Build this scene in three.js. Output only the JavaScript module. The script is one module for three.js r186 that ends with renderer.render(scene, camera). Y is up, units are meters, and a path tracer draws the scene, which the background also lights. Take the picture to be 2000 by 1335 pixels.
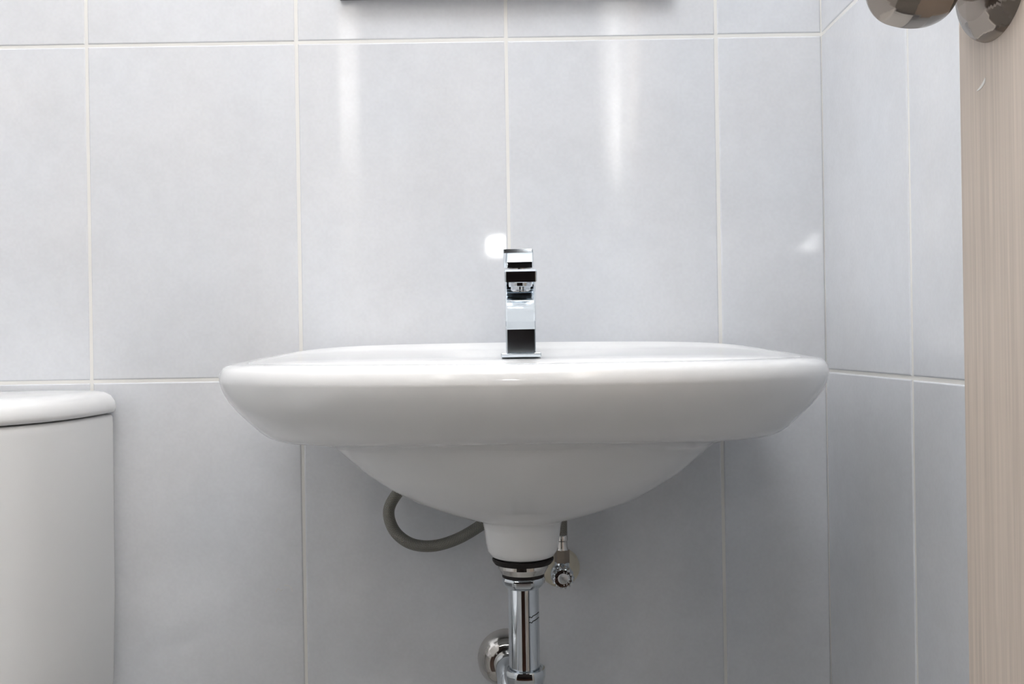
import * as THREE from 'three';
import { RoundedBoxGeometry } from 'three/addons/geometries/RoundedBoxGeometry.js';
import { RectAreaLightUniformsLib } from 'three/addons/lights/RectAreaLightUniformsLib.js';
import { mergeGeometries, mergeVertices, toCreasedNormals } from 'three/addons/utils/BufferGeometryUtils.js';

// ------------------------------------------------------------------ camera, light, exposure
const EYE = 0.84;                                    // lens height above the floor
const scene = new THREE.Scene();
scene.background = new THREE.Color(0x000000);
const camera = new THREE.PerspectiveCamera(2 * Math.atan(667.5 / 1944) * 180 / Math.PI, 2000 / 1335, 0.02, 20);
camera.position.set(0, EYE, 1.1854);
camera.rotation.z = -0.0158;
const renderer = new THREE.WebGLRenderer({ antialias: true });
renderer.toneMapping = THREE.LinearToneMapping;
renderer.toneMappingExposure = 1.26;
renderer.shadowMap.enabled = true;
RectAreaLightUniformsLib.init();

const FLASH = new THREE.Vector3(-0.034, EYE + 0.250, 1.42);
const FLASH_CD = 12;                                 // bounced camera flash, aimed at the ceiling
const PANEL = { x: -0.1, z: 0.8, w: 0.55, d: 0.55, L: 5 };   // frosted ceiling lamp

const flashLight = new THREE.SpotLight(0xfbf8f6, FLASH_CD, 0, 1.3, 0.8, 2);
flashLight.position.set(FLASH.x, FLASH.y + 0.028, FLASH.z);
flashLight.target.position.set(FLASH.x + 0.06, 2.4, FLASH.z - 0.12);
flashLight.castShadow = true;
flashLight.shadow.radius = 1.2;
scene.add(flashLight, flashLight.target);

const panelLight = new THREE.RectAreaLight(0xf6f9ff, PANEL.L, PANEL.w, PANEL.d);
panelLight.position.set(PANEL.x, 2.368, PANEL.z);
panelLight.rotation.x = -Math.PI / 2;
scene.add(panelLight);

// ------------------------------------------------------------------ helpers
let seed = 90210;
const rnd = () => { seed = (seed * 1664525 + 1013904223) >>> 0; return seed / 4294967296; };
const taken = new Map();
function numbered(n) { const k = taken.get(n) || 0; taken.set(n, k + 1); return k ? `${n}_${String(k).padStart(3, '0')}` : n; }
function mesh(name, geo, mat, parent) {
  const m = new THREE.Mesh(geo, mat); m.name = parent ? name : numbered(name);
  m.castShadow = m.receiveShadow = true; (parent || scene).add(m); return m;
}
function group(name, x = 0, y = 0, z = 0) { const g = new THREE.Group(); g.name = numbered(name); g.position.set(x, y, z); scene.add(g); return g; }
function thing(name, label, category, x, y, z) { const g = group(name, x, y, z); g.userData = { label, category }; return g; }
function structure(o, label, category) { o.userData.kind = 'structure'; o.userData.label = label; o.userData.category = category; return o; }
function box(x0, x1, y0, y1, z0, z1) { const g = new THREE.BoxGeometry(x1 - x0, y1 - y0, z1 - z0); g.translate((x0 + x1) / 2, (y0 + y1) / 2, (z0 + z1) / 2); return g; }
function rbox(x0, x1, y0, y1, z0, z1, r, s = 3) { const g = new RoundedBoxGeometry(x1 - x0, y1 - y0, z1 - z0, s, r); g.translate((x0 + x1) / 2, (y0 + y1) / 2, (z0 + z1) / 2); return g; }
const spl = (pts, n = 40) => new THREE.SplineCurve(pts.map(p => new THREE.Vector2(p[0], p[1]))).getPoints(n).map(v => [v.x, v.y]);
// lathe about +y; sharp corners are creased
function lathe(pts, seg = 48, crease = 0.6) {
  const g = new THREE.LatheGeometry(pts.map(p => new THREE.Vector2(Math.max(p[0], 0), p[1])), seg);
  return crease ? toCreasedNormals(g, crease) : g;
}
// closed rings of equal length -> one smooth skin
function loft(rings, capStart, capEnd) {
  const n = rings[0].length, pos = [], idx = [];
  for (const r of rings) for (const p of r) pos.push(p[0], p[1], p[2]);
  for (let i = 0; i < rings.length - 1; i++) for (let j = 0; j < n; j++) {
    const a = i * n + j, b = i * n + (j + 1) % n, c = a + n, d = b + n;
    idx.push(a, b, c, b, d, c);
  }
  const cap = (ri, flip) => {
    const c = [0, 0, 0]; for (const p of rings[ri]) for (let k = 0; k < 3; k++) c[k] += p[k] / n;
    const ci = pos.length / 3; pos.push(...c);
    for (let j = 0; j < n; j++) { const a = ri * n + j, b = ri * n + (j + 1) % n; flip ? idx.push(b, a, ci) : idx.push(a, b, ci); }
  };
  if (capStart) cap(0, true);
  if (capEnd) cap(rings.length - 1, false);
  const g = new THREE.BufferGeometry();
  g.setAttribute('position', new THREE.Float32BufferAttribute(pos, 3));
  const uv = []; for (let i = 0; i < pos.length; i += 3) uv.push(pos[i], pos[i + 1]);
  g.setAttribute('uv', new THREE.Float32BufferAttribute(uv, 2));
  g.setIndex(idx); g.computeVertexNormals(); return g;
}
// value noise texture
function noiseTex(size, fn, srgb) {
  const d = new Uint8Array(size * size * 4);
  for (let y = 0; y < size; y++) for (let x = 0; x < size; x++) {
    const c = fn(x / size, y / size), i = (y * size + x) * 4;
    for (let k = 0; k < 3; k++) d[i + k] = Math.max(0, Math.min(255, Math.round(255 * c[k])));
    d[i + 3] = 255;
  }
  const t = new THREE.DataTexture(d, size, size); t.wrapS = t.wrapT = THREE.RepeatWrapping;
  t.magFilter = THREE.LinearFilter; t.minFilter = THREE.LinearMipmapLinearFilter; t.generateMipmaps = true;
  if (srgb) t.colorSpace = THREE.SRGBColorSpace; t.needsUpdate = true; return t;
}
const lat = Array.from({ length: 65536 }, () => rnd());
function vn(u, v, fx, fy, off = 0) {                 // tileable value noise
  const x = u * fx, y = v * fy, xi = Math.floor(x), yi = Math.floor(y), s = t => t * t * (3 - 2 * t);
  const h = (a, b) => lat[((((a % fx) + fx) % fx) * 131 + (((b % fy) + fy) % fy) * 1777 + off * 911) & 65535];
  const tx = s(x - xi), ty = s(y - yi);
  return (h(xi, yi) * (1 - tx) + h(xi + 1, yi) * tx) * (1 - ty) + (h(xi, yi + 1) * (1 - tx) + h(xi + 1, yi + 1) * tx) * ty;
}

// ------------------------------------------------------------------ materials
const tileTex = noiseTex(512, (u, v) => {
  const a = vn(u, v, 9, 9, 1), b = vn(u, v, 34, 34, 2), c = vn(u, v, 190, 190, 3);
  const k = 0.955 + 0.022 * a + 0.014 * b + 0.016 * c, w = (vn(u, v, 6, 6, 4) - 0.5) * 0.006;
  return [k * (0.912 + w), k * 0.922, k * (0.938 - w)];
}, true);
const tileBump = noiseTex(512, (u, v) => { const k = 0.5 + 0.42 * (vn(u, v, 5, 5, 7) - 0.5) + 0.05 * (vn(u, v, 120, 120, 8) - 0.5); return [k, k, k]; });
const M = {};
M.tile = new THREE.MeshPhysicalMaterial({ map: tileTex, bumpMap: tileBump, bumpScale: 0.00004, roughness: 0.05, ior: 1.52 });
M.grout = new THREE.MeshStandardMaterial({ color: 0xf1f0ec, roughness: 0.85 });
M.ceramic = new THREE.MeshPhysicalMaterial({ color: 0xf7f8f8, roughness: 0.07, ior: 1.52 });
M.cistern = new THREE.MeshPhysicalMaterial({ color: 0xf3f4f4, roughness: 0.09, ior: 1.52 });
M.chrome = new THREE.MeshPhysicalMaterial({ color: 0xd2d8dd, metalness: 1, roughness: 0.05 });
M.chromeWorn = new THREE.MeshPhysicalMaterial({ color: 0xcfccc8, metalness: 1, roughness: 0.13 });
M.satin = new THREE.MeshPhysicalMaterial({ color: 0xd8d9da, metalness: 1, roughness: 0.32 });
M.nickel = new THREE.MeshPhysicalMaterial({ color: 0x958b82, metalness: 1, roughness: 0.24 });
M.rubber = new THREE.MeshStandardMaterial({ color: 0x1b1413, roughness: 0.7 });
M.brass = new THREE.MeshStandardMaterial({ color: 0x9b8f82, metalness: 1, roughness: 0.3 });
M.cream = new THREE.MeshPhysicalMaterial({ color: 0xd9d2bf, roughness: 0.35 });
const weave = noiseTex(256, (u, v) => {
  const p = Math.sin((u * 16 + v * 8) * Math.PI * 2), q = Math.sin((u * 16 - v * 8) * Math.PI * 2), k = 0.5 + 0.5 * Math.max(p, q);
  return [k, k, k];
});
const weaveCol = noiseTex(256, (u, v) => {
  const p = Math.sin((u * 16 + v * 8) * Math.PI * 2), q = Math.sin((u * 16 - v * 8) * Math.PI * 2), k = 0.42 + 0.42 * Math.max(p, q);
  return [k * 0.84, k * 0.83, k * 0.79];
}, true);
weave.repeat.set(20, 2); weaveCol.repeat.set(20, 2);
M.braid = new THREE.MeshStandardMaterial({ map: weaveCol, bumpMap: weave, bumpScale: 0.0004, metalness: 0.75, roughness: 0.38 });
const woodTex = noiseTex(1024, (u, v) => {
  const w = u + 0.004 * (vn(u, v, 5, 3, 20) - 0.5);
  const k = 0.25 * vn(w, v, 150, 2, 21) + 0.4 * vn(w, v, 330, 4, 22) + 0.35 * vn(w, v, 500, 30, 24), b = vn(w, v, 22, 1, 23);
  const t = 0.86 + 0.14 * k + 0.05 * b;
  return [0.872 * t, 0.815 * t, 0.76 * t];
}, true);
M.laminate = new THREE.MeshPhysicalMaterial({ map: woodTex, roughness: 0.42 });
M.scuff = new THREE.MeshStandardMaterial({ color: 0xf2f0ec, roughness: 0.7 });
M.paint = new THREE.MeshStandardMaterial({ color: 0xf2f1ee, roughness: 0.6 });
M.ceiling = new THREE.MeshStandardMaterial({ color: 0xf3f3f2, roughness: 0.9 });
M.brown = new THREE.MeshStandardMaterial({ color: 0x2c1a12, roughness: 0.6 });
M.brownFloor = new THREE.MeshStandardMaterial({ color: 0x4a3022, roughness: 0.45 });
M.floorTile = new THREE.MeshPhysicalMaterial({ color: 0x9b9a98, roughness: 0.35 });
M.mirrorFrame = new THREE.MeshStandardMaterial({ color: 0x5f5659, roughness: 0.5 });
M.mirror = new THREE.MeshPhysicalMaterial({ color: 0xf2f4f4, metalness: 1, roughness: 0.01 });
M.black = new THREE.MeshStandardMaterial({ color: 0x141414, roughness: 0.5 });
M.flashGlow = new THREE.MeshStandardMaterial({ color: 0xffffff, emissive: 0xffffff, emissiveIntensity: 45, roughness: 0.6 });
M.panelGlow = new THREE.MeshStandardMaterial({ color: 0xffffff, emissive: 0xf6f9ff, emissiveIntensity: 1.6, roughness: 0.6 });

// ------------------------------------------------------------------ tiled walls
const TW = 0.25, TH = 0.4, GAP = 0.003, CEIL = 2.4;
const XR = 0.3737, XL = -1.18, ZF = 1.3;
const tileCache = new Map();
function tileGeo(w, h) {                             // 1 m of uv per 0.5 m, soft glazed arris, faces +z, face at z = 0
  const key = w.toFixed(4) + '_' + h.toFixed(4);
  if (tileCache.has(key)) return tileCache.get(key);
  const pos = [], nor = [], uv = [], idx = [], T = 0.008, r = 0.0022;
  const prof = [[0, -T, 1, 0], [0, -r, 1, 0], [r * 0.3, -r * 0.3, 0.7, 0.7], [r, 0, 0, 1]];
  const c = [[-1, -1], [1, -1], [1, 1], [-1, 1]], nn = [[0, -1], [1, 0], [0, 1], [-1, 0]];
  const put = (x, y, z, a, b, d) => { pos.push(x, y, z); nor.push(a, b, d); uv.push(x / 0.5, y / 0.5); return pos.length / 3 - 1; };
  for (let s = 0; s < 4; s++) {
    let prev = null;
    for (const [i, z, a, d] of prof) {
      const p = c[s], q = c[(s + 1) % 4], n = nn[s];
      const A = put(p[0] * (w / 2 - i), p[1] * (h / 2 - i), z, n[0] * a, n[1] * a, d), B = put(q[0] * (w / 2 - i), q[1] * (h / 2 - i), z, n[0] * a, n[1] * a, d);
      if (prev) idx.push(prev[0], prev[1], A, prev[1], B, A);
      prev = [A, B];
    }
  }
  const f = c.map(p => put(p[0] * (w / 2 - r), p[1] * (h / 2 - r), 0, 0, 0, 1));
  idx.push(f[0], f[1], f[2], f[0], f[2], f[3]);
  const g = new THREE.BufferGeometry();
  g.setAttribute('position', new THREE.Float32BufferAttribute(pos, 3));
  g.setAttribute('normal', new THREE.Float32BufferAttribute(nor, 3));
  g.setAttribute('uv', new THREE.Float32BufferAttribute(uv, 2));
  g.setIndex(idx); tileCache.set(key, g); return g;
}
const tileMats = Array.from({ length: 5 }, (_, i) => {
  const m = M.tile.clone(), t = tileTex.clone(), b = tileBump.clone();
  t.offset.set(0.37 * i, 0.61 * i); b.offset.set(0.23 * i, 0.47 * i); m.map = t; m.bumpMap = b; return m;
});
// wall in its own frame: u along, y up, face +z at 0; us / ys are joint centre lines
function tileWall(parent, us, ys, mortar, mat) {
  for (let i = 0; i < us.length - 1; i++) for (let j = 0; j < ys.length - 1; j++) {
    const w = us[i + 1] - us[i] - GAP, h = ys[j + 1] - ys[j] - GAP;
    if (w < 0.01 || h < 0.01) continue;
    const t = mesh('tile', tileGeo(w, h), mat || tileMats[Math.floor(rnd() * tileMats.length)], parent);
    t.position.set((us[i] + us[i + 1]) / 2 + (rnd() - 0.5) * 0.0006, (ys[j] + ys[j + 1]) / 2 + (rnd() - 0.5) * 0.0006, -rnd() * 0.0003);
    t.rotation.set((rnd() - 0.5) * 0.0016, (rnd() - 0.5) * 0.0022, 0);
  }
  const x0 = us[0], x1 = us[us.length - 1];
  mesh('grout', box(x0, x1, ys[0], ys[ys.length - 1], -0.1, -0.0012), M.grout, parent);
}
const rows = [0, 0.4, 0.8004, 1.2005, 1.6, 2.0, 2.4];
{
  const g = structure(group('wall_back'), 'white glazed tile wall behind the washbasin', 'wall');
  const us = []; for (let x = -0.0015 - 5 * TW; x < XR; x += TW) us.push(x);
  us[0] = XL; us.push(XR + 0.0018);
  tileWall(g, us, rows);
  // pale scuffs on the tile left of the drain pipe
  for (const [x, y, pts] of [[-0.286, EYE - 0.293, [[0, 0], [0.003, 0.004], [0.006, 0.0015], [0.008, 0.003]]], [-0.276, EYE - 0.285, [[0, 0], [0.006, -0.0008], [0.009, -0.004], [0.0095, -0.008]]]]) {
    const c = new THREE.CatmullRomCurve3(pts.map(p => new THREE.Vector3(p[0], p[1], 0)));
    mesh('scuff', new THREE.TubeGeometry(c, 12, 0.00035, 4), M.scuff, g).position.set(x, y, 0);
  }
}
{
  const g = structure(group('wall_right', XR, 0, 0), 'white glazed tile wall beside the door', 'wall');
  g.rotation.y = -Math.PI / 2;                        // local x -> world z
  tileWall(g, [-0.0018, 0.2535, 0.5035, 0.7535, 1.0035, 1.2535, ZF], rows);
}
{
  const g = structure(group('wall_left', XL, 0, ZF), 'white glazed tile wall beyond the toilet, out of view', 'wall');
  g.rotation.y = Math.PI / 2;
  tileWall(g, [0, 0.05, 0.3, 0.55, 0.8, 1.05, ZF], rows);
}
{
  const g = structure(group('floor'), 'grey tiled bathroom floor', 'floor');
  g.rotation.x = -Math.PI / 2;
  const us = [XL]; for (let x = XL + 0.25; x < XR; x += 0.3) us.push(x); us.push(XR);
  tileWall(g, us, [-ZF - 0.02, -1.2, -0.9, -0.6, -0.3, 0], null, M.floorTile);
}
structure(mesh('ceiling', box(XL - 0.1, XR + 0.1, CEIL, CEIL + 0.1, -0.1, 3.4), M.ceiling), 'white plaster ceiling', 'ceiling');
// wall with the doorway the photograph is taken from, a short lobby and a dark brown room beyond
const JL = -0.42, JR = 0.285;
structure(mesh('wall_front', mergeGeometries([
  box(XL - 0.1, JL, 0, CEIL, ZF, 1.64), box(JR, XR + 0.1, 0, CEIL, ZF + 0.04, 1.98), box(0.31, XR + 0.1, 0, CEIL, ZF, ZF + 0.05), box(JL, JR, 2.06, CEIL, ZF, 1.45)]), M.paint),
  'white painted wall around the doorway', 'wall');
structure(mesh('floor_hall', box(XL - 0.8, 1.4, -0.1, 0, ZF + 0.02, 3.4), M.brownFloor), 'brown wooden floor outside the doorway', 'floor');
structure(mesh('wall_hall', mergeGeometries([box(XL - 0.8, 1.4, 0, CEIL, 3.3, 3.4), box(XL - 0.9, XL - 0.8, 0, CEIL, 1.5, 3.4), box(1.4, 1.5, 0, CEIL, 1.5, 3.4),
  box(XL - 0.9, XL - 0.1, 0, CEIL, 1.5, 1.6), box(XR + 0.1, 1.5, 0, CEIL, 1.9, 1.98)]), M.brown), 'dark brown wall outside the doorway', 'wall');
structure(mesh('ceiling_hall', box(XL - 0.9, 1.5, CEIL, CEIL + 0.1, 1.5, 3.45), M.brown), 'dark ceiling of the hall', 'ceiling');

// ------------------------------------------------------------------ washbasin
const CX = 0.0105;                                   // centre line of the basin
const N = 200;
const phis = Array.from({ length: N }, (_, j) => -j / N * Math.PI * 2);
const rim = (z, x = 0) => -0.0165 + 0.0158 * Math.pow(Math.max(0, 1 - Math.max(z, 0) / 0.23), 1.1) * Math.max(0, 1 - 0.14 * (x / 0.25) ** 2 - 0.12 * (Math.abs(x) / 0.27) ** 8);
const ZC = 0.2;
function outline(phi) {                              // distance from (0, ZC) to the plan outline
  const c = Math.cos(phi), s = Math.sin(phi);
  const F = r => {
    const x = Math.abs(r * c), z = r * s;
    if (z >= 0) return Math.pow(x / 0.287, 2.3) + Math.pow(z / 0.25, 2.3);
    const q = -z / ZC, hw = 0.287 - 0.026 * q * q;
    return Math.pow(x / hw, 2.3 + 6 * Math.min(1, q * 1.3)) + Math.pow(q, 9);
  };
  let a = 0, b = 0.5; for (let i = 0; i < 40; i++) { const m = (a + b) / 2; F(m) < 1 ? a = m : b = m; }
  return a;
}
const RO = phis.map(outline);
{
  const basin = thing('washbasin', 'white ceramic wall-hung washbasin under the mirror', 'washbasin', CX, EYE, 0);
  basin.rotation.z = -0.003;
  const front = phis.map(p => Math.max(0, Math.sin(p))), back = phis.map(p => { const s = -Math.sin(p); return s <= 0 ? 1 : Math.max(0, 1 - Math.pow(s / 0.75, 4)); });
  const ringOut = (ins, dy, useDepth) => phis.map((p, j) => {
    const k = useDepth ? back[j] * (1 + 0.35 * front[j]) : 1;
    const r = RO[j] - ins * k, x = r * Math.cos(p), z = Math.max(0, ZC + r * Math.sin(p));
    return [x, rim(ZC + RO[j] * Math.sin(p), RO[j] * Math.cos(p)) * (useDepth ? 0 : 1) + (useDepth ? -0.0165 + dy * (1 - 0.12 * front[j]) : dy), z];
  });
  const ell = (hw, hd, cz, y, n = 2) => phis.map(p => {
    const c = Math.cos(p), s = Math.sin(p), f = Math.pow(Math.pow(Math.abs(c), n) + Math.pow(Math.abs(s), n), -1 / n);
    return [hw * c * f, y, cz + hd * s * f];
  });
  const mixTop = (t) => {                            // deck between rim and hollow
    const A = ringOut(0.024, 0.0002), B = ell(0.246, 0.148, 0.272, -0.0185, 2.3);
    return A.map((a, j) => a.map((v, k) => v + (B[j][k] - v) * (k === 1 ? Math.pow(t, 1 - 0.6 * Math.max(0, -Math.sin(phis[j])) ** 0.5) : t)));
  };
  const rings = [];
  rings.push(ell(0.02, 0.02, 0.18, -0.146), ell(0.03, 0.028, 0.185, -0.1425), ell(0.065, 0.05, 0.2, -0.136), ell(0.13, 0.08, 0.23, -0.117), ell(0.185, 0.105, 0.25, -0.085, 2.2),
    ell(0.218, 0.126, 0.264, -0.052, 2.3), ell(0.234, 0.138, 0.27, -0.03, 2.3), ell(0.240, 0.143, 0.272, -0.022, 2.3));
  rings.push(mixTop(1), mixTop(0.7), mixTop(0.4), mixTop(0.18), mixTop(0.06), mixTop(0));
  for (const [i, y] of [[0.0155, -0.0002], [0.0105, -0.0009], [0.0065, -0.0022], [0.0034, -0.0043], [0.0014, -0.0073], [0.0004, -0.011], [0, -0.0145]]) rings.push(ringOut(i, y));
  for (const [i, y] of [[0.0005, -0.0188], [0.0018, -0.0238], [0.004, -0.0292], [0.0075, -0.036], [0.0127, -0.0435], [0.0189, -0.051], [0.026, -0.0588], [0.0327, -0.066], [0.039, -0.0713], [0.046, -0.0747], [0.058, -0.0765]]) rings.push(ringOut(i, y, true));
  // underside and outer bowl
  const U = ringOut(0.075, -0.0772, true), V = ell(0.186, 0.142, 0.2, -0.0985, 2.1);
  rings.push(U, U.map((a, j) => a.map((v, k) => v + (V[j][k] - v) * 0.75)), V);
  rings.push(ell(0.176, 0.134, 0.199, -0.1085), ell(0.157, 0.12, 0.195, -0.126), ell(0.138, 0.106, 0.19, -0.1405), ell(0.114, 0.088, 0.184, -0.155), ell(0.086, 0.068, 0.178, -0.167),
    ell(0.06, 0.052, 0.174, -0.1755), ell(0.045, 0.043, 0.172, -0.179), ell(0.0405, 0.0405, 0.171, -0.182), ell(0.039, 0.039, 0.17, -0.189), ell(0.0375, 0.0375, 0.17, -0.202),
    ell(0.0357, 0.0357, 0.17, -0.211), ell(0.0325, 0.0325, 0.17, -0.2165), ell(0.027, 0.027, 0.17, -0.219), ell(0.02, 0.02, 0.17, -0.2195));
  // the drain neck stands 2.5 mm left of the bowl's centre line
  for (const r of rings) for (const p of r) if (p[1] < -0.16) p[0] -= 0.0025 * Math.min(1, (-0.16 - p[1]) / 0.02);
  mesh('bowl', loft(rings, true, true), M.ceramic, basin);
  const dr = mesh('drain_flange', lathe([[0.004, 0.001], [0.018, 0.001], [0.021, 0.003], [0.0285, 0.003], [0.03, 0.0015], [0.029, 0]], 40), M.chrome, basin);
  dr.position.set(0, -0.1425, 0.184);
  dr.userData.label = 'chrome drain ring';
}

// ------------------------------------------------------------------ mixer tap
{
  const tap = thing('basin_mixer_tap', 'square chrome mixer tap standing on the washbasin', 'tap', 0.0096, EYE - 0.0165, 0.09);
  const base = mesh('base_plate', rbox(-0.0215, 0.0215, 0, 0.0048, -0.0235, 0.0335, 0.0012), M.chrome, tap);
  // body and spout: side profile (z, y), swept across the width
  const s = new THREE.Shape();
  s.moveTo(-0.018, 0.0045); s.lineTo(0.019, 0.0045); s.lineTo(0.019, 0.027);
  s.bezierCurveTo(0.0192, 0.044, 0.026, 0.0745, 0.066, 0.0745);
  s.lineTo(0.109, 0.0757); s.lineTo(0.110, 0.0862); s.lineTo(0.1075, 0.0885); s.lineTo(-0.018, 0.0885); s.closePath();
  const bw = 0.0325, bv = 0.0018;
  const bg = new THREE.ExtrudeGeometry(s, { depth: bw - 2 * bv, bevelEnabled: true, bevelThickness: bv, bevelSize: bv, bevelOffset: -bv, bevelSegments: 3, curveSegments: 40 });
  bg.translate(0, 0, -(bw / 2 - bv)); bg.rotateY(-Math.PI / 2);      // shape x -> world z
  mesh('body', toCreasedNormals(bg, 0.18), M.chrome, tap);
  const aer = mesh('aerator', lathe([[0, -0.0075], [0.0085, -0.0075], [0.0098, -0.0066], [0.0098, -0.0035], [0.0118, -0.003], [0.0122, 0.0005], [0, 0.0008]], 40), M.chrome, tap);
  aer.position.set(0, 0.0752, 0.09);
  const mouth = mesh('mouth', lathe([[0, -0.0002], [0.0075, -0.0002], [0.0075, 0.0006], [0, 0.0006]], 32), M.chromeWorn, aer); mouth.position.y = -0.0079;
  const neck = mesh('cartridge_neck', lathe([[0, 0], [0.0145, 0], [0.0145, 0.004], [0.012, 0.0052], [0.012, 0.02], [0, 0.02]], 36), M.chromeWorn, tap);
  neck.position.set(0, 0.0882, 0.016);
  // flat lever, tipped up towards the front and turned a little aside
  const ls = new THREE.Shape();
  ls.moveTo(-0.02, 0.0945); ls.lineTo(0.049, 0.0945); ls.quadraticCurveTo(0.0503, 0.102, 0.0552, 0.1095); ls.lineTo(0.0552, 0.1135); ls.lineTo(-0.02, 0.1115); ls.closePath();
  const lg = new THREE.ExtrudeGeometry(ls, { depth: 0.0315 - 0.0024, bevelEnabled: true, bevelThickness: 0.0012, bevelSize: 0.0012, bevelOffset: -0.0012, bevelSegments: 2 });
  lg.translate(0, 0, -(0.0315 / 2 - 0.0012)); lg.rotateY(-Math.PI / 2);
  const lever = mesh('lever', toCreasedNormals(lg, 0.18), M.chrome, tap);
  lever.rotation.y = -0.035;
}

// ------------------------------------------------------------------ waste pipe and trap
{
  const x = 0.0077, z = 0.17, top = EYE - 0.2195;
  const w = thing('basin_waste_pipe', 'chrome drain pipe and trap running down from the washbasin', 'drain pipe', x, top, z);
  mesh('rubber_washer', lathe([[0, 0], [0.0305, 0], [0.0315, -0.001], [0.031, -0.003], [0.029, -0.0055], [0, -0.0055]], 48), M.rubber, w);
  mesh('flange_nut', lathe([[0, -0.005], [0.0255, -0.005], [0.0258, -0.0095], [0.0238, -0.0125], [0.0225, -0.0155], [0, -0.0155]], 48, 0.5), M.chromeWorn, w);
  mesh('rubber_ring', lathe([[0, -0.015], [0.0215, -0.015], [0.0215, -0.019], [0, -0.019]], 48), M.rubber, w);
  mesh('slip_nut', lathe([[0, -0.0175], [0.0195, -0.0175], [0.0212, -0.0185], [0.0222, -0.022], [0.0218, -0.0255], [0.0195, -0.0285], [0.0172, -0.0305], [0, -0.0305]], 56, 0.9), M.chrome, w);
  const pipe = mesh('tail_pipe', lathe([[0.0158, -0.028], [0.0158, -0.125]], 64, 0), M.chrome, w);
  for (const k of [0, 1]) {                           // two pen strokes around the pipe
    const pts = []; for (let i = 0; i <= 10; i++) { const a = 0.32 + 0.9 * i / 10; pts.push(new THREE.Vector3(Math.sin(a) * 0.01585, -0.0575 - k * 0.0052 + 0.0028 * i / 10 + (i === 2 ? -0.0012 : 0), Math.cos(a) * 0.01585)); }
    mesh('pen_mark', new THREE.TubeGeometry(new THREE.CatmullRomCurve3(pts), 24, 0.00045, 5), M.black, pipe);
  }
  mesh('trap_nut', lathe([[0, -0.1135], [0.0172, -0.1135], [0.0182, -0.1125], [0.0205, -0.1125], [0.0212, -0.114], [0.0212, -0.121], [0.0202, -0.126], [0.0188, -0.13], [0.0188, -0.138], [0, -0.138]], 56, 0.7), M.chrome, w);
  const c = new THREE.CurvePath();
  const V = (a, b, d) => new THREE.Vector3(a, b, d);
  const pts = [V(0, -0.13, 0), V(0, -0.18, 0)];
  for (let i = 0; i <= 10; i++) { const a = i / 10 * Math.PI; pts.push(V(-0.011 * i / 10, -0.19 - 0.05 * Math.sin(a), -0.05 + 0.05 * Math.cos(a))); }
  pts.push(V(-0.011, -0.185, -0.1));
  for (let i = 1; i <= 8; i++) { const a = i / 8 * Math.PI / 2; pts.push(V(-0.012 - 0.005 * i / 8, -0.183 + 0.027 * Math.sin(a), -0.1 - 0.027 * (1 - Math.cos(a)))); }
  pts.push(V(-0.0195, -0.156, -0.15), V(-0.0195, -0.156, -0.168));
  mesh('trap_bend', new THREE.TubeGeometry(new THREE.CatmullRomCurve3(pts, false, 'centripetal'), 160, 0.0158, 40), M.chrome, w);
  const fl = mesh('wall_flange', lathe([[0.0158, 0.024], [0.019, 0.0245], [0.0255, 0.021], [0.0315, 0.013], [0.0345, 0.005], [0.035, 0], [0.0158, 0]], 56, 0.9), M.chromeWorn, w);
  fl.rotation.x = Math.PI / 2; fl.position.set(-0.0195, -0.156, -z + 0.0002);
  fl.userData.label = 'domed chrome flange at the wall';
}

// ------------------------------------------------------------------ braided hose
const VX = 0.0528, VY = EYE - 0.2685;
{
  const h = thing('braided_hose', 'grey braided metal supply hose looping below the washbasin', 'hose', VX + 0.001, VY + 0.02, 0.036);
  const o = h.position, P = (x, y, z) => new THREE.Vector3(x - o.x, EYE + y - o.y, z - o.z);
  const pts = [P(0.006, -0.112, 0.03), P(-0.03, -0.114, 0.024), P(-0.085, -0.13, 0.028), P(-0.124, -0.16, 0.042), P(-0.1432, -0.188, 0.05), P(-0.1385, -0.2105, 0.052), P(-0.121, -0.2265, 0.052),
    P(-0.096, -0.2312, 0.05), P(-0.068, -0.225, 0.046), P(-0.037, -0.209, 0.04), P(-0.006, -0.189, 0.03), P(0.02, -0.166, 0.022), P(0.042, -0.158, 0.02), P(0.0525, -0.172, 0.028), P(0.0542, -0.195, 0.0355), P(0.0538, -0.212, 0.036), P(0.0538, -0.226, 0.036)];
  mesh('hose', new THREE.TubeGeometry(new THREE.CatmullRomCurve3(pts, false, 'centripetal'), 320, 0.0066, 20), M.braid, h);
  const f = mesh('ferrule', lathe([[0, 0.026], [0.0062, 0.026], [0.0072, 0.0245], [0.0072, 0.019], [0.0064, 0.018], [0.0066, 0.012], [0.0078, 0.008], [0, 0.008]], 28, 0.7), M.chromeWorn, h);
  const nut = mesh('hex_nut', toCreasedNormals(new THREE.CylinderGeometry(0.0088, 0.0088, 0.0155, 6), 0.3), M.brass, h);
  nut.position.y = 0.0005; nut.rotation.y = 0.3;
}
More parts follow.
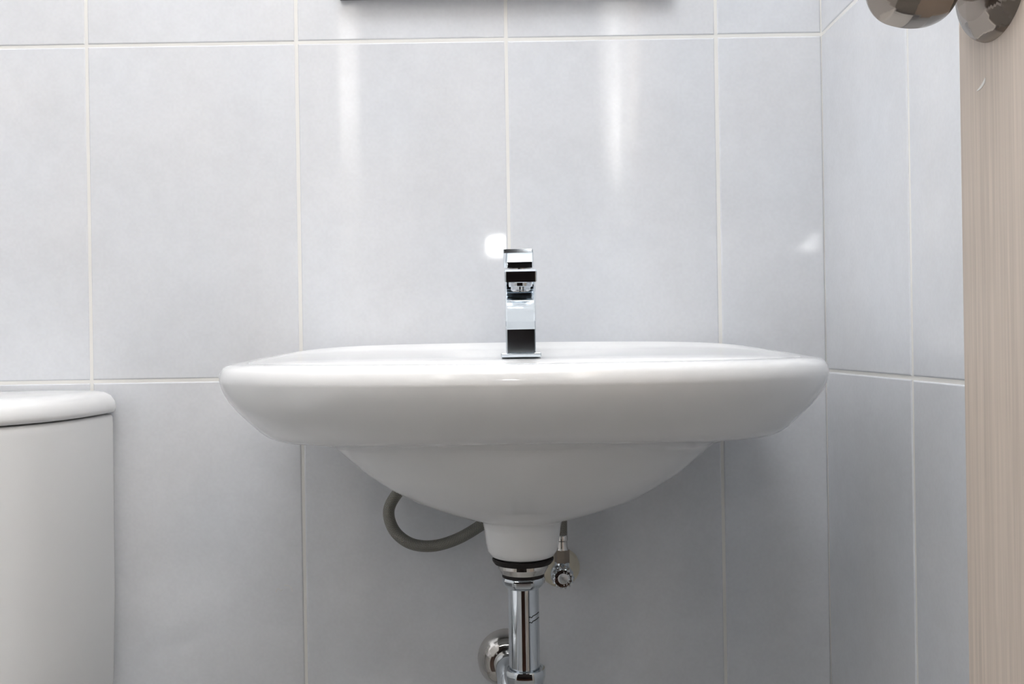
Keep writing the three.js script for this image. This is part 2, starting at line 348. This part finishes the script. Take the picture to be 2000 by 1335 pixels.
// ------------------------------------------------------------------ angle stop valve
{
  const v = thing('angle_stop_valve', 'small chrome angle valve on the wall behind the drain pipe', 'valve', VX, VY, 0);
  const out = g => { g.rotateX(Math.PI / 2); return g; };
  const fl = mesh('wall_flange', out(lathe([[0, 0.0003], [0.0235, 0.0003], [0.0235, 0.002], [0.021, 0.0055], [0.014, 0.0085], [0, 0.009]], 44, 0.9)), M.cream, v);
  fl.userData.label = 'cream round wall flange';
  mesh('body', out(lathe([[0, 0.004], [0.0088, 0.004], [0.0088, 0.018], [0.0118, 0.021], [0.0125, 0.032], [0.0125, 0.042], [0.0105, 0.0455], [0.0078, 0.0465], [0.0078, 0.052], [0, 0.052]], 40, 0.8)), M.chrome, v);
  const br = mesh('outlet', lathe([[0, 0.004], [0.0085, 0.004], [0.0085, 0.0135], [0.0072, 0.0145], [0, 0.0145]], 32), M.chrome, v); br.position.set(0.0008, 0, 0.036);
  // fluted handle
  const s = new THREE.Shape();
  for (let i = 0; i <= 120; i++) { const a = i / 120 * Math.PI * 2, r = 0.0119 + 0.0010 * Math.cos(a * 14); i ? s.lineTo(r * Math.cos(a), r * Math.sin(a)) : s.moveTo(r, 0); }
  const hg = new THREE.ExtrudeGeometry(s, { depth: 0.008, bevelEnabled: true, bevelThickness: 0.0042, bevelSize: 0.005, bevelOffset: -0.005, bevelSegments: 4 });
  const hd = mesh('handle', toCreasedNormals(hg, 0.6), M.chrome, v); hd.position.set(0.0008, 0.001, 0.0525);
  const cap = mesh('handle_cap', out(lathe([[0, 0.003], [0.003, 0.0026], [0.0052, 0.0014], [0.0064, 0], [0, 0]], 28, 0.9)), M.satin, hd); cap.position.z = 0.0119;
}

// ------------------------------------------------------------------ toilet with cistern
{
  const tx = -0.6585, t = thing('toilet', 'white ceramic toilet with bow-fronted cistern, left of the washbasin', 'toilet', tx, 0, 0);
  const K = 96;
  const plan = (hw, d, n, y, z0 = 0.004) => Array.from({ length: K }, (_, j) => {
    const p = -j / K * Math.PI * 2, c = Math.cos(p), s = Math.sin(p);
    if (s >= 0) { const f = Math.pow(Math.pow(Math.abs(c), n) + Math.pow(s, n), -1 / n); return [hw * c * f, y, z0 + 0.03 + (d - 0.03) * s * f]; }
    const f = Math.pow(Math.pow(Math.abs(c), 10) + Math.pow(-s, 10), -0.1); return [hw * c * f, y, z0 + 0.03 + 0.03 * s * f];
  });
  const yb = EYE - 0.0755;
  const skin = (list, n) => loft(list.map(([hw, d, y]) => plan(hw, d, n, y)).reverse(), true, true);
  mesh('cistern', skin([[0.165, 0.20, 0.40], [0.178, 0.215, 0.415], [0.184, 0.226, 0.45], [0.187, 0.232, 0.55], [0.188, 0.234, yb - 0.012], [0.1875, 0.2335, yb - 0.005], [0.1855, 0.2315, yb - 0.0018], [0.178, 0.224, yb - 0.0012]], 3), M.cistern, t);
  mesh('cistern_lid', skin([[0.17, 0.216, yb - 0.001], [0.1875, 0.234, yb], [0.1905, 0.237, yb + 0.0018], [0.1918, 0.2385, yb + 0.006], [0.1905, 0.237, yb + 0.014], [0.186, 0.232, yb + 0.0205], [0.178, 0.222, yb + 0.0245], [0.165, 0.205, yb + 0.0262], [0.12, 0.14, yb + 0.027]], 3), M.cistern, t);
  const b = mesh('flush_button', lathe([[0, 0.004], [0.016, 0.004], [0.0175, 0.003], [0.021, 0.003], [0.022, 0], [0, 0]], 36), M.chrome, t); b.position.set(0, yb + 0.0265, 0.1);
  // pedestal, bowl and seat stand below the frame
  const oval = (hw, z0, z1, y) => Array.from({ length: K }, (_, j) => { const p = -j / K * Math.PI * 2; return [hw * Math.cos(p), y, (z0 + z1) / 2 + (z1 - z0) / 2 * Math.sin(p)]; });
  mesh('pedestal', loft([oval(0.11, 0.04, 0.5, 0), oval(0.105, 0.04, 0.48, 0.04), oval(0.11, 0.03, 0.47, 0.16), oval(0.15, 0.02, 0.58, 0.28), oval(0.182, 0.02, 0.655, 0.36), oval(0.186, 0.02, 0.66, 0.385), oval(0.17, 0.04, 0.64, 0.392)].reverse(), true, true), M.cistern, t);
  mesh('seat_cover', loft([oval(0.175, 0.245, 0.655, 0.393), oval(0.184, 0.24, 0.665, 0.4), oval(0.184, 0.24, 0.665, 0.418), oval(0.172, 0.255, 0.65, 0.428)].reverse(), true, true), M.ceramic, t);
}

// ------------------------------------------------------------------ mirror
{
  const m = thing('wall_mirror', 'dark-edged wall mirror above the washbasin, only its lower edge in view', 'mirror', -0.0015, EYE + 0.4095, 0);
  const w = 0.1965, h = 0.6, b = 0.006;
  mesh('frame', mergeGeometries([box(-w, w, 0, b, 0.0005, 0.018), box(-w, w, h - b, h, 0.0005, 0.018), box(-w, -w + b, b, h - b, 0.0005, 0.018), box(w - b, w, b, h - b, 0.0005, 0.018), box(-w + b, w - b, b, h - b, 0.0005, 0.012)]), M.mirrorFrame, m);
  mesh('glass', box(-w + b, w - b, b, h - b, 0.012, 0.016), M.mirror, m);
}

// ------------------------------------------------------------------ open door with knob
{
  const ang = 0.0577, W = 0.7, T = 0.038;             // leaf frame: +x towards the hinge, +z out of the visible face
  const g = structure(group('door_1', 0.2658, 0, 0.599), 'beige wood-grain door standing open at the right', 'door');
  g.rotation.y = -Math.PI / 2 + ang;                   // +x -> along +z of the room, +z -> towards the basin (-x)
  const leafG = rbox(0, W, 0.008, 2.04, -T, 0, 0.0012, 2);
  const p = leafG.attributes.position, uv = leafG.attributes.uv;
  for (let i = 0; i < p.count; i++) uv.setXY(i, (p.getX(i) + p.getZ(i)) / 0.5, p.getY(i) / 1.1);
  mesh('leaf', leafG, M.laminate, g);
  const kx = 0.0385, ky = EYE + 0.1955;
  const out = q => { q.rotateX(Math.PI / 2); return q; };
  const ro = mesh('rosette', out(lathe([...spl([[0, 0.0105], [0.017, 0.0105], [0.0235, 0.0095], [0.0295, 0.0065], [0.0328, 0.0028], [0.0337, 0]]), [0, 0]], 96, 1.0)), M.nickel, g); ro.position.set(kx, ky, 0);
  const kn = mesh('knob', out(lathe(spl([[0.0125, 0.004], [0.0115, 0.014], [0.0115, 0.021], [0.0145, 0.0235], [0.0215, 0.028], [0.0252, 0.035], [0.0262, 0.0425], [0.0256, 0.05], [0.0232, 0.0585], [0.018, 0.0645], [0.01, 0.068], [0, 0.069]], 70).concat(), 96, 1.0)), M.nickel, g); kn.position.set(kx, ky, 0);
  kn.userData.label = 'round satin metal knob';
  // small chip in the laminate below the rosette
  const cs = new THREE.Shape(); cs.moveTo(-0.005, -0.0018); cs.quadraticCurveTo(-0.001, -0.0028, 0.0035, 0.0002); cs.quadraticCurveTo(0.005, 0.0018, 0.0045, 0.0036); cs.quadraticCurveTo(0.001, 0.0002, -0.005, -0.0018);
  const chip = mesh('chip', new THREE.ExtrudeGeometry(cs, { depth: 0.0002, bevelEnabled: false }), M.scuff, g); chip.position.set(0.0245, EYE + 0.1405, 0);
}

// ------------------------------------------------------------------ lamps behind and above the camera
{
  const f = thing('camera_flash', 'camera flash with glowing diffuser held in the doorway, out of view', 'flash', FLASH.x, FLASH.y - 0.1, FLASH.z);
  mesh('flash_body', rbox(-0.036, 0.036, 0, 0.075, -0.02, 0.03, 0.004), M.black, f);
  mesh('diffuser', rbox(-0.024, 0.024, 0.076, 0.124, -0.022, 0.022, 0.015, 5), M.flashGlow, f);
}
{
  const l = thing('ceiling_lamp', 'square frosted ceiling lamp, out of view above', 'lamp', PANEL.x, CEIL, PANEL.z);
  const w = PANEL.w / 2, d = PANEL.d / 2;
  mesh('frame', mergeGeometries([box(-w - 0.015, w + 0.015, -0.03, 0, -d - 0.015, -d), box(-w - 0.015, w + 0.015, -0.03, 0, d, d + 0.015), box(-w - 0.015, -w, -0.03, 0, -d, d), box(w, w + 0.015, -0.03, 0, -d, d)]), M.paint, l);
  mesh('diffuser', box(-w, w, -0.026, -0.002, -d, d), M.panelGlow, l);
}

renderer.render(scene, camera);
